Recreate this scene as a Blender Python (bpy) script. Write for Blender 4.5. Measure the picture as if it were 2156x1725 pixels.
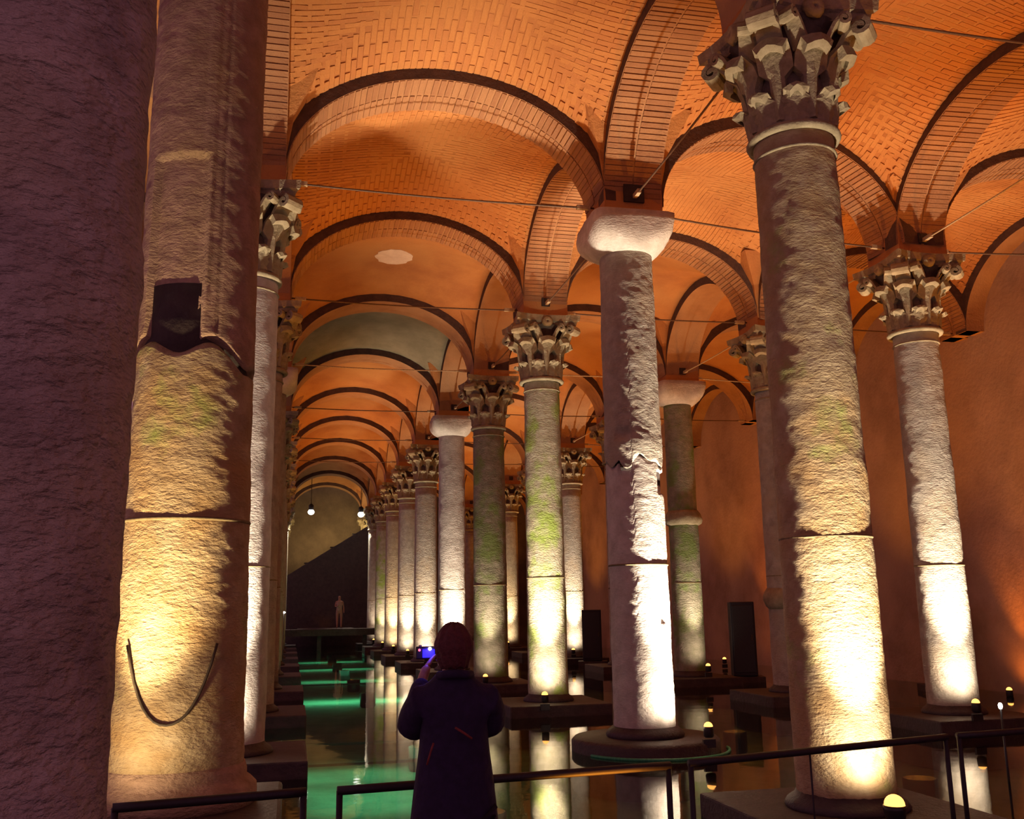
import bpy, bmesh, math, random
from mathutils import Vector, Matrix, noise
random.seed(7)
PI = math.pi
sc = bpy.context.scene
COL = sc.collection
for o in list(bpy.data.objects):
    bpy.data.objects.remove(o)

# ------------------------------------------------------------------ camera
EYE = Vector((0.0, 0.0, 1.7))
YAW, PIT, ROL, FPX = .2252, .205, -.0158, 2022.0
cam = bpy.data.cameras.new('camera')
cam.sensor_width = 36.0
cam.lens = FPX / 2156 * 36.0
cam.clip_end = 300
cam.clip_start = .05
camo = bpy.data.objects.new('camera', cam)
COL.objects.link(camo)
rb = Vector((math.cos(YAW), -math.sin(YAW), 0))
fh = Vector((math.sin(YAW), math.cos(YAW), 0))
zz = Vector((0, 0, 1))
fw = fh * math.cos(PIT) + zz * math.sin(PIT)
ub = -fh * math.sin(PIT) + zz * math.cos(PIT)
right = rb * math.cos(ROL) + ub * math.sin(ROL)
up = -rb * math.sin(ROL) + ub * math.cos(ROL)
m = Matrix((right, up, -fw)).transposed().to_4x4()
m.translation = EYE
camo.matrix_world = m
sc.camera = camo

# ------------------------------------------------------------------ world, exposure
w = bpy.data.worlds.new('world')
sc.world = w
w.use_nodes = True
bgn = w.node_tree.nodes['Background']
bgn.inputs[0].default_value = (.50, .21, .30, 1)
bgn.inputs[1].default_value = .75
sc.view_settings.view_transform = 'Standard'
sc.view_settings.look = 'None'
sc.view_settings.gamma = 1
sc.view_settings.use_curve_mapping = False
sc.view_settings.exposure = 0.0

ORANGE = (1.0, .25, .025)
WARM = (1.0, .80, .58)
GOLD = (1.0, .72, .40)

def spot(name, loc, aim, power, color, angle, blend=.6, radius=.05):
    l = bpy.data.lights.new(name, 'SPOT')
    l.energy = power
    l.color = color
    l.spot_size = math.radians(angle)
    l.spot_blend = blend
    l.shadow_soft_size = radius
    o = bpy.data.objects.new(name, l)
    COL.objects.link(o)
    o.location = loc
    d = Vector(aim) - Vector(loc)
    o.rotation_euler = d.to_track_quat('-Z', 'Y').to_euler()
    return o

# ------------------------------------------------------------------ layout (z = 0 is the visitors' walkway)
S = 4.9
Y0 = 7.5
WATER = -.10
ZAB = 7.30            # top of the capitals, where the arches spring
HALF = S / 2
AW = .43              # half width of an arch soffit
RISE = 1.56
KMAX = 10
def node(i, k):
    if i <= 0:
        x = {0: -.62, 1: -.66, 2: -.60}.get(k, -.58) if k >= 0 else -.72
        return (x + i * S, Y0 + k * S - (.06 if k == 1 else 0))
    if i == 1:
        return ({0: 4.46, 3: 4.50, 4: 4.40, 5: 4.32, 6: 4.30}.get(k, 4.55 if k < 3 else 4.28), Y0 + k * S)
    if i == 2:
        return ({1: 9.68, 2: 9.36, 3: 9.28}.get(k, 9.38), Y0 + k * S + {1: .7, 3: -.2}.get(k, 0))
    return (14.15, Y0 + k * S)

# ------------------------------------------------------------------ helpers
def mesh_obj(name, verts, faces, mat=None, parent=None, smooth=False, label=None):
    me = bpy.data.meshes.new(name)
    me.from_pydata([tuple(v) for v in verts], [], faces)
    me.update()
    if mat: me.materials.append(mat)
    if smooth:
        me.polygons.foreach_set('use_smooth', [True] * len(me.polygons))
    o = bpy.data.objects.new(name, me)
    COL.objects.link(o)
    if parent: o.parent = parent
    if label: o['label'] = label
    return o

def inst(name, me, loc=(0, 0, 0), rot=(0, 0, 0), scale=(1, 1, 1), parent=None):
    o = bpy.data.objects.new(name, me)
    COL.objects.link(o)
    o.location = loc; o.rotation_euler = rot; o.scale = scale
    if parent: o.parent = parent
    return o

def empty(name, loc=(0, 0, 0), rz=0):
    o = bpy.data.objects.new(name, None)
    COL.objects.link(o)
    o.location = loc
    o.rotation_euler = (0, 0, rz)
    o.empty_display_size = .2
    return o

def tag(o, label=None, cat=None, group=None, kind=None):
    if label: o['label'] = label
    if cat: o['category'] = cat
    if group: o['group'] = group
    if kind: o['kind'] = kind
    return o

def box_vf(cx, cy, cz, sx, sy, sz, taper=1.0, bev=0):
    v = []
    for z, t in ((-1, 1.0), (1, taper)):
        for x, y in ((-1, -1), (1, -1), (1, 1), (-1, 1)):
            v.append((cx + x * sx / 2 * t, cy + y * sy / 2 * t, cz + z * sz / 2))
    f = [(0, 3, 2, 1), (4, 5, 6, 7), (0, 1, 5, 4), (1, 2, 6, 5), (2, 3, 7, 6), (3, 0, 4, 7)]
    return v, f

def bevel_obj(o, width, seg=2):
    md = o.modifiers.new('bevel', 'BEVEL')
    md.width = width; md.segments = seg; md.limit_method = 'ANGLE'
    return o

def box(name, c, s, mat, parent=None, taper=1.0, bev=0, label=None):
    v, f = box_vf(*c, *s, taper)
    o = mesh_obj(name, v, f, mat, parent, label=label)
    if bev: bevel_obj(o, bev)
    return o

def tube_vf(pts, r, n=8, closed_ends=True):
    pts = [Vector(p) for p in pts]
    rs = r if isinstance(r, (list, tuple)) else [r] * len(pts)
    V = []; F = []
    nrm = None
    for i, p in enumerate(pts):
        t = (pts[min(i + 1, len(pts) - 1)] - pts[max(i - 1, 0)]).normalized()
        if nrm is None:
            a = Vector((0, 0, 1)) if abs(t.z) < .9 else Vector((1, 0, 0))
            nrm = t.cross(a).normalized()
        else:
            nrm = (nrm - t * nrm.dot(t)).normalized()
        b = t.cross(nrm)
        for j in range(n):
            a = 2 * PI * j / n
            V.append(p + (nrm * math.cos(a) + b * math.sin(a)) * rs[i])
    for i in range(len(pts) - 1):
        for j in range(n):
            F.append((i * n + j, i * n + (j + 1) % n, (i + 1) * n + (j + 1) % n, (i + 1) * n + j))
    if closed_ends:
        F.append(tuple(reversed(range(n))))
        F.append(tuple(range((len(pts) - 1) * n, len(pts) * n)))
    return V, F

def tube(name, pts, r, mat, parent=None, n=8, label=None):
    V, F = tube_vf(pts, r, n)
    return mesh_obj(name, V, F, mat, parent, smooth=True, label=label)

def lathe(name, prof, n, mat, parent=None, rf=None, loc=None, cap=True, smooth=True, label=None):
    """prof: list of (r, z). rf(angle, r, z) -> r"""
    V = []; F = []
    for r, z in prof:
        for j in range(n):
            a = 2 * PI * j / n
            rr = rf(a, r, z) if rf else r
            V.append((rr * math.cos(a), rr * math.sin(a), z))
    m_ = len(prof)
    for i in range(m_ - 1):
        for j in range(n):
            F.append((i * n + j, i * n + (j + 1) % n, (i + 1) * n + (j + 1) % n, (i + 1) * n + j))
    if cap:
        F.append(tuple(reversed(range(n))))
        F.append(tuple(range((m_ - 1) * n, m_ * n)))
    o = mesh_obj(name, V, F, mat, parent, smooth, label)
    if loc: o.location = loc
    return o

# ------------------------------------------------------------------ materials
def new_mat(name):
    mt = bpy.data.materials.new(name)
    mt.use_nodes = True
    nt = mt.node_tree
    b = nt.nodes['Principled BSDF']
    return mt, nt, b

def mix_col(nt, fac, a, b):
    n = nt.nodes.new('ShaderNodeMix')
    n.data_type = 'RGBA'
    for s, v in ((0, fac), (6, a), (7, b)):
        if hasattr(v, 'links') or hasattr(v, 'is_linked'):
            nt.links.new(v, n.inputs[s])
        else:
            n.inputs[s].default_value = v
    return n.outputs[2]

def noise_fac(nt, scale, detail=4, rough=.6, coord=None, lo=.35, hi=.65, stretch=None, kind='Object'):
    tc = nt.nodes.new('ShaderNodeTexCoord')
    src = tc.outputs[kind]
    if stretch:
        mp = nt.nodes.new('ShaderNodeMapping')
        mp.inputs['Scale'].default_value = stretch[:3]
        if len(stretch) > 3: mp.inputs['Rotation'].default_value = stretch[3:]
        nt.links.new(src, mp.inputs[0]); src = mp.outputs[0]
    n = nt.nodes.new('ShaderNodeTexNoise')
    n.inputs['Scale'].default_value = scale
    n.inputs['Detail'].default_value = detail
    n.inputs['Roughness'].default_value = rough
    nt.links.new(src, n.inputs['Vector'])
    mr = nt.nodes.new('ShaderNodeMapRange')
    mr.inputs[1].default_value = lo; mr.inputs[2].default_value = hi
    nt.links.new(n.outputs[0], mr.inputs[0])
    return mr.outputs[0], n.outputs[0]

def stone_mat(name, c1, c2, c3=None, bump=.6, scale=6, rough=.85, moss=None, moss_lo=.52, stretch=None, bdist=.02, bscale=22):
    mt, nt, b = new_mat(name)
    f1, _ = noise_fac(nt, scale, 6, .65)
    col = mix_col(nt, f1, (*c1, 1), (*c2, 1))
    if c3:
        f2, _ = noise_fac(nt, scale * .35, 3, .5, lo=.45, hi=.7)
        col = mix_col(nt, f2, col, (*c3, 1))
    if moss:
        f3, _ = noise_fac(nt, 1.6, 5, .6, lo=moss_lo, hi=moss_lo + .13)
        col = mix_col(nt, f3, col, (*moss, 1))
    nt.links.new(col, b.inputs['Base Color'])
    b.inputs['Roughness'].default_value = rough
    _, raw = noise_fac(nt, bscale, 6, .65, stretch=stretch)
    _, raw2 = noise_fac(nt, bscale * .25, 4, .6, stretch=stretch)
    ad = nt.nodes.new('ShaderNodeMath'); ad.operation = 'MULTIPLY_ADD'
    nt.links.new(raw2, ad.inputs[0]); ad.inputs[1].default_value = 1.6
    nt.links.new(raw, ad.inputs[2])
    bp = nt.nodes.new('ShaderNodeBump')
    bp.inputs['Strength'].default_value = bump
    bp.inputs['Distance'].default_value = bdist
    nt.links.new(ad.outputs[0], bp.inputs['Height'])
    nt.links.new(bp.outputs[0], b.inputs['Normal'])
    return mt

TILT = (1.0, 1.0, 2.2, 0.0, .6, .3)
M = {}
M['marble'] = stone_mat('pale_marble', (.46, .42, .36), (.30, .27, .22), (.40, .33, .24), bump=.8, stretch=TILT)
M['marble_white'] = stone_mat('white_marble', (.58, .54, .50), (.42, .38, .34), bump=.5, stretch=TILT)
M['marble_gold'] = stone_mat('ochre_marble', (.50, .40, .24), (.34, .24, .12), (.42, .27, .11), bump=.85, moss=(.30, .36, .08), moss_lo=.58, stretch=TILT)
M['marble_moss'] = stone_mat('mossy_marble', (.46, .42, .32), (.30, .28, .18), bump=.7, moss=(.26, .36, .07), moss_lo=.49, stretch=TILT)
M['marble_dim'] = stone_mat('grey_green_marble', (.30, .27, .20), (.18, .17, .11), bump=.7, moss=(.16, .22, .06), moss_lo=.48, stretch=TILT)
M['marble_brown'] = stone_mat('brown_weathered_marble', (.50, .34, .24), (.32, .21, .14), (.42, .28, .16), bump=.9, stretch=TILT)
M['bark'] = stone_mat('rough_grey_stone', (.66, .56, .52), (.30, .24, .23), (.56, .46, .34), bump=1.0, scale=3.5, bdist=.05, bscale=14, stretch=TILT)
M['carved'] = stone_mat('carved_marble', (.36, .30, .19), (.22, .175, .10), bump=.5, bscale=30)
M['carved_dark'] = stone_mat('carved_marble_shaded', (.16, .12, .085), (.09, .07, .05), bump=.4, bscale=30)  # darker copy of the carved marble: shade painted into the gaps behind the leaves
M['seam'] = stone_mat('dark_seam', (.05, .035, .03), (.03, .02, .02), bump=.4)
M['plinth'] = stone_mat('wet_dark_stone', (.055, .034, .038), (.03, .02, .025), bump=.5, rough=.6)
M['band'] = stone_mat('dull_iron_band', (.24, .19, .09), (.15, .11, .05), bump=.3)
M['brick'] = stone_mat('orange_brick', (.50, .215, .060), (.40, .155, .042), (.54, .26, .085), bump=.5, scale=1.6, bscale=26)
M['brick_b'] = stone_mat('red_brown_brick', (.46, .185, .055), (.36, .135, .038), (.50, .23, .08), bump=.5, scale=2.2, bscale=26)
M['mortar'] = stone_mat('vault_mortar', (.47, .20, .058), (.36, .135, .04), (.51, .25, .08), bump=.6, scale=1.3, bscale=20)
M['mortar_grey'] = stone_mat('grey_vault_web', (.26, .24, .17), (.18, .165, .11), bump=.5, scale=1.6)  # greyer base colour for one bay of the long left aisle
M['arch_face'] = stone_mat('dark_arch_face', (.10, .05, .035), (.06, .03, .025), bump=.5)  # darker tone on both upright faces of each arch
M['wall'] = stone_mat('brown_rendered_wall', (.45, .31, .24), (.30, .20, .155), (.49, .34, .25), bump=.5, scale=1.0, bscale=12)
M['floor'] = stone_mat('silted_basin_floor', (.20, .20, .15), (.12, .13, .10), bump=.5, scale=2)
M['deck'] = stone_mat('walkway_boards', (.07, .05, .045), (.04, .03, .03), bump=.4)
M['plaster'] = stone_mat('pale_plaster_patch', (.80, .62, .48), (.70, .52, .40), bump=.2)

def plain(name, col, rough=.5, metal=0.0, bump=0.0, scale=40):
    mt, nt, b = new_mat(name)
    f, raw = noise_fac(nt, scale, 3, .5)
    c = mix_col(nt, f, (*col, 1), (*[x * .7 for x in col], 1))
    nt.links.new(c, b.inputs['Base Color'])
    b.inputs['Roughness'].default_value = rough
    b.inputs['Metallic'].default_value = metal
    if bump:
        bp = nt.nodes.new('ShaderNodeBump')
        bp.inputs['Strength'].default_value = bump
        bp.inputs['Distance'].default_value = .01
        nt.links.new(raw, bp.inputs['Height']); nt.links.new(bp.outputs[0], b.inputs['Normal'])
    return mt
M['rail'] = plain('black_rail_paint', (.018, .012, .018), .6, .0)
M['rod'] = plain('rusty_iron', (.13, .07, .04), .7, .3)
M['rod_pale'] = plain('galvanised_iron', (.55, .42, .26), .5, .2)
M['housing'] = plain('black_housing', (.02, .018, .02), .4)
M['panel'] = plain('black_cabinet', (.012, .008, .016), .5)
M['coat'] = plain('dark_navy_coat', (.020, .010, .050), .9, bump=.8, scale=25)
M['trousers'] = plain('dark_trousers', (.012, .008, .02), .9)
M['skin'] = plain('skin', (.42, .22, .15), .6)
M['hair'] = plain('dark_auburn_hair', (.10, .022, .025), .8, bump=.9, scale=60)
M['piping'] = plain('dull_red_piping', (.22, .035, .035), .8)
M['eye'] = plain('eye', (.1, .07, .06), .2)
M['cable'] = plain('dark_cable', (.07, .05, .03), .7)
M['lit_edge'] = plain('green_light_tone', (.04, .30, .16), .5)
M['pale_cloth'] = plain('pale_cloth', (.45, .33, .27), .9)

def emit(name, col, s):
    mt, nt, b = new_mat(name)
    b.inputs['Base Color'].default_value = (*col, 1)
    b.inputs['Emission Color'].default_value = (*col, 1)
    b.inputs['Emission Strength'].default_value = s
    return mt
M['lens'] = emit('warm_lamp_lens', (1, .40, .08), 3.6)
M['lens_white'] = emit('white_lamp_lens', (1, .95, .85), 16)
M['lens_green'] = emit('green_lamp_lens', (.05, .8, .35), .6)
M['led_blue'] = emit('blue_screen', (.03, .02, 1.0), 1.6)
M['led_white'] = emit('bluish_white_led', (.75, .75, 1), 14)
M['led_red'] = emit('red_led', (1, .12, .2), 2.2)

def water_mat():
    mt = bpy.data.materials.new('still_water')
    mt.use_nodes = True
    nt = mt.node_tree
    nt.nodes.clear()
    out = nt.nodes.new('ShaderNodeOutputMaterial')
    gl = nt.nodes.new('ShaderNodeBsdfGlossy')
    gl.inputs['Roughness'].default_value = .035
    gl.inputs['Color'].default_value = (.93, .93, .93, 1)
    tr = nt.nodes.new('ShaderNodeBsdfTransparent')
    tr.inputs['Color'].default_value = (.62, .82, .72, 1)
    fr = nt.nodes.new('ShaderNodeFresnel')
    fr.inputs['IOR'].default_value = 1.36
    mx = nt.nodes.new('ShaderNodeMixShader')
    nt.links.new(fr.outputs[0], mx.inputs[0])
    nt.links.new(tr.outputs[0], mx.inputs[1])
    nt.links.new(gl.outputs[0], mx.inputs[2])
    nt.links.new(mx.outputs[0], out.inputs[0])
    tc = nt.nodes.new('ShaderNodeTexCoord')
    n = nt.nodes.new('ShaderNodeTexNoise')
    n.inputs['Scale'].default_value = 2.2
    n.inputs['Detail'].default_value = 2
    nt.links.new(tc.outputs['Object'], n.inputs['Vector'])
    bp = nt.nodes.new('ShaderNodeBump')
    bp.inputs['Strength'].default_value = .035
    bp.inputs['Distance'].default_value = .05
    nt.links.new(n.outputs[0], bp.inputs['Height'])
    for t in (gl, fr):
        nt.links.new(bp.outputs[0], t.inputs['Normal'])
    return mt
M['water'] = water_mat()

# ------------------------------------------------------------------ large structure
XL, XR, YN, YF = -8.0, 14.6, -8.0, 57.5
def slab(name, x0, x1, y0, y1, z0, z1, mat):
    o = box(name, ((x0 + x1) / 2, (y0 + y1) / 2, (z0 + z1) / 2), (x1 - x0, y1 - y0, z1 - z0), mat)
    o['kind'] = 'structure'
    return o
slab('floor', XL, XR, YN, YF + .4, -.80, -.60, M['floor'])
wat = mesh_obj('water', [(XL, YN, WATER), (XR, YN, WATER), (XR, YF, WATER), (XL, YF, WATER)], [(0, 1, 2, 3)], M['water'])
wat['kind'] = 'structure'
slab('wall_right', 14.15, XR, YN, YF, -.60, 9.6, M['wall'])
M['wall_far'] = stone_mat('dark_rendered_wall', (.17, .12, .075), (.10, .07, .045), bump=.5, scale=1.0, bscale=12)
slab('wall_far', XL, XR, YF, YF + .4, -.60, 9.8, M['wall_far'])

# visitors' walkway beneath the camera: boards of their own
wk = empty('floor_walkway', (0, 0, 0)); wk['kind'] = 'structure'
nb = 36
for j in range(nb):
    y = -2.0 + j * .2
    xr = 6.4
    o = box('board', (2.2, y, -.03), (8.4, .19, .05), M['deck'], wk)
for x in (-1.6, 1.0, 3.6, 6.0):
    box('joist', (x, 1.4, -.33), (.12, 7.0, .55), M['deck'], wk)

# ------------------------------------------------------------------ vault surface
def pf(u):
    u = min(1.0, abs(u))
    return math.sqrt(max(0.0, 1 - u * u))
AH = HALF - AW + .19          # half-span of a web over the arch backs
WR = RISE + .24
def web_z(a, b, fi=5.0):
    """a, b = sin-space coordinates -1..1"""
    p, q = pf(a), pf(b)
    return WR * (p ** fi + q ** fi) ** (1 / fi) * (.965)

def bay_map(i, k):
    A, B, C_, D = node(i, k), node(i + 1, k), node(i + 1, k + 1), node(i, k + 1)
    def f(a, b):
        s = .5 + a * AH / S; t = .5 + b * AH / S
        x = (1 - s) * (1 - t) * A[0] + s * (1 - t) * B[0] + s * t * C_[0] + (1 - s) * t * D[0]
        y = (1 - s) * (1 - t) * A[1] + s * (1 - t) * B[1] + s * t * C_[1] + (1 - s) * t * D[1]
        return x, y
    return f

brick_me = None
def make_brick_mesh(name, l, wd, h, mat):
    v, f = box_vf(0, 0, 0, l, wd, h)
    me = bpy.data.meshes.new(name)
    me.from_pydata(v, [], f)
    me.materials.append(mat)
    return me
WEB_BRICK = [make_brick_mesh('web_brick_a', .36, .070, .03, M['brick']), make_brick_mesh('web_brick_b', .36, .068, .03, M['brick_b'])]
M['arch_brick'] = stone_mat('weathered_arch_brick', (.38, .19, .085), (.28, .135, .06), (.42, .24, .12), bump=.5, scale=2.0, bscale=26)
M['arch_brick_dark'] = stone_mat('darker_arch_brick', (.33, .155, .07), (.24, .11, .05), (.37, .20, .10), bump=.5, scale=2.6, bscale=26)
ARCH_BRICK = [make_brick_mesh('arch_brick_a', .405, .064, .05, M['arch_brick']), make_brick_mesh('arch_brick_b', .405, .064, .05, M['arch_brick_dark'])]

def ceiling_bay(i, k, n=22, mat=None, bricks=0, singles=0):
    f = bay_map(i, k)
    V = []; F = []
    for q in range(n + 1):
        b = math.sin(-PI / 2 + PI * q / n)
        for p in range(n + 1):
            a = math.sin(-PI / 2 + PI * p / n)
            x, y = f(a, b)
            V.append((x, y, ZAB + web_z(a, b)))
    for q in range(n):
        for p in range(n):
            s = q * (n + 1) + p
            F.append((s, s + n + 1, s + n + 2, s + 1))
    root = empty('ceiling'); root['kind'] = 'structure'
    mesh_obj('vault_web', V, F, mat or M['mortar'], root, smooth=True)
    if bricks:
        cand = []
        def emit_brick(a, b, along_y):
            e = .02
            x, y = f(a, b); z = ZAB + web_z(a, b)
            P = Vector((x, y, z))
            a2, b2 = (a, min(1, b + e)) if along_y else (min(1, a + e), b)
            a3, b3 = (a, max(-1, b - e)) if along_y else (max(-1, a - e), b)
            T = Vector((*f(a2, b2), ZAB + web_z(a2, b2))) - Vector((*f(a3, b3), ZAB + web_z(a3, b3)))
            c2 = (min(1, a + e), b) if along_y else (a, min(1, b + e))
            c3 = (max(-1, a - e), b) if along_y else (a, max(-1, b - e))
            Bn = Vector((*f(*c2), ZAB + web_z(*c2))) - Vector((*f(*c3), ZAB + web_z(*c3)))
            T.normalize()
            N = T.cross(Bn).normalized()
            if N.z > 0: N = -N
            Bn = N.cross(T).normalized()
            cand.append((P + N * random.uniform(-.008, -.003), T, Bn, N))
        R = AH
        nr = int(PI * R / .084)
        for r_ in range(1, nr):
            th = -PI / 2 + PI * r_ / nr
            u = math.sin(th)
            off = (r_ % 2) * .19
            t = -AH + off
            while t < AH:
                v = t / AH
                if abs(v) < .985 and abs(u) < .985 and abs(v) > abs(u) - .0 or abs(u) <= abs(v):
                    pass
                if abs(v) < .97:
                    if abs(u) <= abs(v):       # cell where the profile over u is the higher one
                        emit_brick(u, v, True)
                    else:
                        pass
                    if abs(u) < abs(v):
                        emit_brick(v, u, False)
                t += .385
        fwd = fw
        vis = []
        rest = []
        for c in cand:
            d = c[0] - EYE
            dz = d.dot(fwd)
            inside = dz > 1 and abs(d.dot(right) / dz) < .54 and abs(d.dot(up) / dz) < .435
            (vis if inside else rest).append((d.length, c))
        vis.sort(key=lambda t: t[0])
        for d, (P, T, B, N) in vis[:singles]:
            o = bpy.data.objects.new('brick', WEB_BRICK[0 if random.random() < .7 else 1])
            COL.objects.link(o)
            mt = Matrix((T, B, N)).transposed().to_4x4(); mt.translation = P
            o.matrix_world = mt
            o.parent = root
        VV = []; FF = []
        for d, (P, T, B, N) in vis[singles:] + rest:
            s0 = len(VV)
            L, W_, H = .18, .034, .015
            for zc in (-1, 1):
                for xc, yc in ((-1, -1), (1, -1), (1, 1), (-1, 1)):
                    VV.append(P + T * (xc * L) + B * (yc * W_) + N * (zc * H))
            FF += [tuple(s0 + q for q in fc) for fc in ((0, 3, 2, 1), (4, 5, 6, 7), (0, 1, 5, 4), (1, 2, 6, 5), (2, 3, 7, 6), (3, 0, 4, 7))]
        if VV:
            o = mesh_obj('brickwork', VV, FF, M['brick'], root)
            o['kind'] = 'stuff'
    return root

for k in range(-2, KMAX):
    for i in (-1, 0, 1, 2):
        if i == -1 and k > 3: continue
        near = i >= 0 and k in (0, 1)
        grey = (i == 0 and k == 3)
        ceiling_bay(i, k, 22 if k < 4 else 14, M['mortar_grey'] if grey else None, bricks=near, singles=300 if (k == 0 and i in (0, 1)) else 0)

# ------------------------------------------------------------------ arches
ORD = ['nearest', 'second', 'third', 'fourth', 'fifth', 'sixth', 'seventh', 'eighth', 'ninth', 'tenth', 'eleventh', 'twelfth', 'thirteenth']
def arch(p0, p1, label, near=False, name='brick_arch', group=None):
    P0 = Vector((*p0, ZAB)); P1 = Vector((*p1, ZAB))
    L = (P1 - P0).length
    X = (P1 - P0).normalized(); Yv = Vector((0, 0, 1)).cross(X)
    root = empty(name, (P0 + P1) / 2) if near else None
    ctr = (P0 + P1) / 2
    hc = L / 2 - AW
    def pt(th, off, y):
        # ellipse soffit with outward offset
        return X * (-(hc + off) * math.cos(th)) + Yv * y + Vector((0, 0, (RISE + off) * math.sin(th)))
    n = 40
    # core (mortar, soffit inset a little behind the bricks)
    V = []; F = []
    ins = .016 if near else 0.0
    yw = AW - (.003 if near else 0)
    for s in range(n + 1):
        th = PI * s / n
        for off, y in ((ins, -yw), (ins, yw), (.34, yw), (.34, -yw)):
            V.append(pt(th, off, y))
    for s in range(n):
        for a in range(4):
            b = (a + 1) % 4
            F.append((s * 4 + a, s * 4 + b, (s + 1) * 4 + b, (s + 1) * 4 + a))
    F.append((3, 2, 1, 0)); F.append((n * 4, n * 4 + 1, n * 4 + 2, n * 4 + 3))
    o = mesh_obj('arch_core' if near else name, V, F, M['arch_brick'], root if near else None)
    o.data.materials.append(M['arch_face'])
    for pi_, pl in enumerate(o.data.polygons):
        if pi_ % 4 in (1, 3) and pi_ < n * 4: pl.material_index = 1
    if near:
        m_ = int(PI * (hc + RISE) / 2 / .082)
        for s in range(m_):
            th = PI * (s + .5) / m_
            P = pt(th, 0, 0)
            T = (pt(th + .01, 0, 0) - pt(th - .01, 0, 0)).normalized()
            N = Yv.cross(T).normalized()
            for side in (-1, 1):
                ob = bpy.data.objects.new('brick', ARCH_BRICK[0 if random.random() < .5 else 1])
                COL.objects.link(ob)
                mt = Matrix((Yv, T, Yv.cross(T))).transposed().to_4x4()
                outv = Vector((-X * 0)) + (P - Vector((0, 0, 0)))
                outw = outv.normalized()
                mt.translation = P + Yv * side * .215 + outw * (.026 + random.uniform(-.004, .006))
                ob.matrix_world = mt
                ob.parent = root
    else:
        o.location = ctr
        root = o
    tag(root, label, 'arch', group)
    return root

AISLE = {-1: 'side aisle beyond the left columns', 0: 'long left aisle', 1: 'middle aisle', 2: 'aisle along the right wall'}
ROWN = {0: 'left', 1: 'middle', 2: 'right', -1: 'outer left', 3: 'wall'}
for k in range(-1, KMAX + 1):
    for i in (-1, 0, 1, 2):
        if i == -1 and (k > 3 or k < 0): continue
        near = i >= 0 and k in (1, 2)
        arch(node(i, k), node(i + 1, k), 'brick cross arch spanning the %s, %s one back' % (AISLE[i], ORD[k + 1]), near)
for i in (-1, 0, 1, 2, 3):
    for k in range(-1, KMAX):
        if i == -1 and (k > 3 or k < 0): continue
        near = i in (0, 1, 2) and k == 0 or i in (1, 2) and k == 1
        arch(node(i, k), node(i, k + 1), 'brick arch running lengthwise above the %s column row, %s one back' % (ROWN[i], ORD[k + 1]), near)
# piers of brick between arch feet (impost masonry)
def impost(i, k, parent=None):
    x, y = node(i, k)
    prof = [(.43, -.20), (.43, .25), (.50, .7), (.80, 1.3)]
    V = []; F = []
    for r, z in prof:
        for a, b in ((-1, -1), (1, -1), (1, 1), (-1, 1)):
            V.append((a * r, b * r, z))
    for s in range(3):
        for a in range(4):
            F.append((s * 4 + a, s * 4 + (a + 1) % 4, (s + 1) * 4 + (a + 1) % 4, (s + 1) * 4 + a))
    F.append((3, 2, 1, 0)); F.append((12, 13, 14, 15))
    return mesh_obj('impost_masonry', V, F, M['mortar'], parent)

# ------------------------------------------------------------------ columns
def rough_rf(seed, amp, fr=2.2, extra=None):
    off = Vector((seed * 13.7, seed * 5.1, seed * 3.3))
    def rf(a, r, z):
        p = Vector((r * math.cos(a), r * math.sin(a), z))
        d = noise.fractal(p * fr + off, 1.0, 2.0, 4) * amp
        d += noise.fractal(Vector((p.x * 9, p.y * 9, p.z * 16 + p.x * 6)) + off, 1.0, 2.0, 3) * amp * .45
        rr = r + d
        if extra: rr = extra(a, rr, z)
        return rr
    return rf

def make_leaf_mesh(name, h, wd, curl, mat, seg=8, arched=False):
    """acanthus leaf: stands in x (width) / z (height), curls out along +y; lobed edge, raised midrib, solid"""
    V = []; F = []
    cols = 5
    for s in range(seg + 1):
        t = s / seg
        if t < .72:
            y = .02 + .05 * t; z = h * t / .86
        else:
            q = (t - .72) / .28
            y = .056 + curl * math.sin(q * PI * .55); z = h * (.72 / .86) + h * .17 * math.sin(q * PI * .8)
            if q > .75: z -= h * .05 * (q - .75) * 4
        lob = 1 + .16 * (1 if s % 2 else -1)
        if arched:
            g = min(1, max(0, (t - .46) / .22)); g = g * g * (3 - 2 * g)
            ww = wd * (.44 + .70 * g - .30 * max(0, t - .8) / .2) * (1 + .05 * (1 if s % 2 else -1)) / 2
            y += .035
        else:
            ww = wd * (.80 + .20 * math.sin(t * PI)) * (1 - .40 * max(0, t - .7) / .3) * lob / 2
        for c in range(cols):
            u = (c / (cols - 1)) * 2 - 1
            V.append((u * ww, y + .034 * (1 - abs(u)) - .03 * abs(u) ** 2, z - .03 * abs(u) ** 2 * (t > .6)))
    nf = len(V)
    for s in range(seg + 1):
        for c in range(cols):
            x, y, z = V[s * cols + c]
            V.append((x * .9, y - (.075 if arched else .05), z - (.04 if s == seg else 0)))
    for s in range(seg):
        for c in range(cols - 1):
            a = s * cols + c
            F.append((a, a + 1, a + cols + 1, a + cols))
            b = a + nf
            F.append((b, b + cols, b + cols + 1, b + 1))
    for s in range(seg):
        for c in (0, cols - 1):
            a = s * cols + c
            q = (a, a + cols, a + cols + nf, a + nf)
            F.append(q if c == 0 else tuple(reversed(q)))
    a = seg * cols
    for c in range(cols - 1):
        F.append((a + c, a + c + 1, a + c + 1 + nf, a + c + nf))
        F.append((c + nf, c + 1 + nf, c + 1, c))
    me = bpy.data.meshes.new(name)
    me.from_pydata(V, [], F); me.materials.append(mat); me.validate()
    return me

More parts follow.
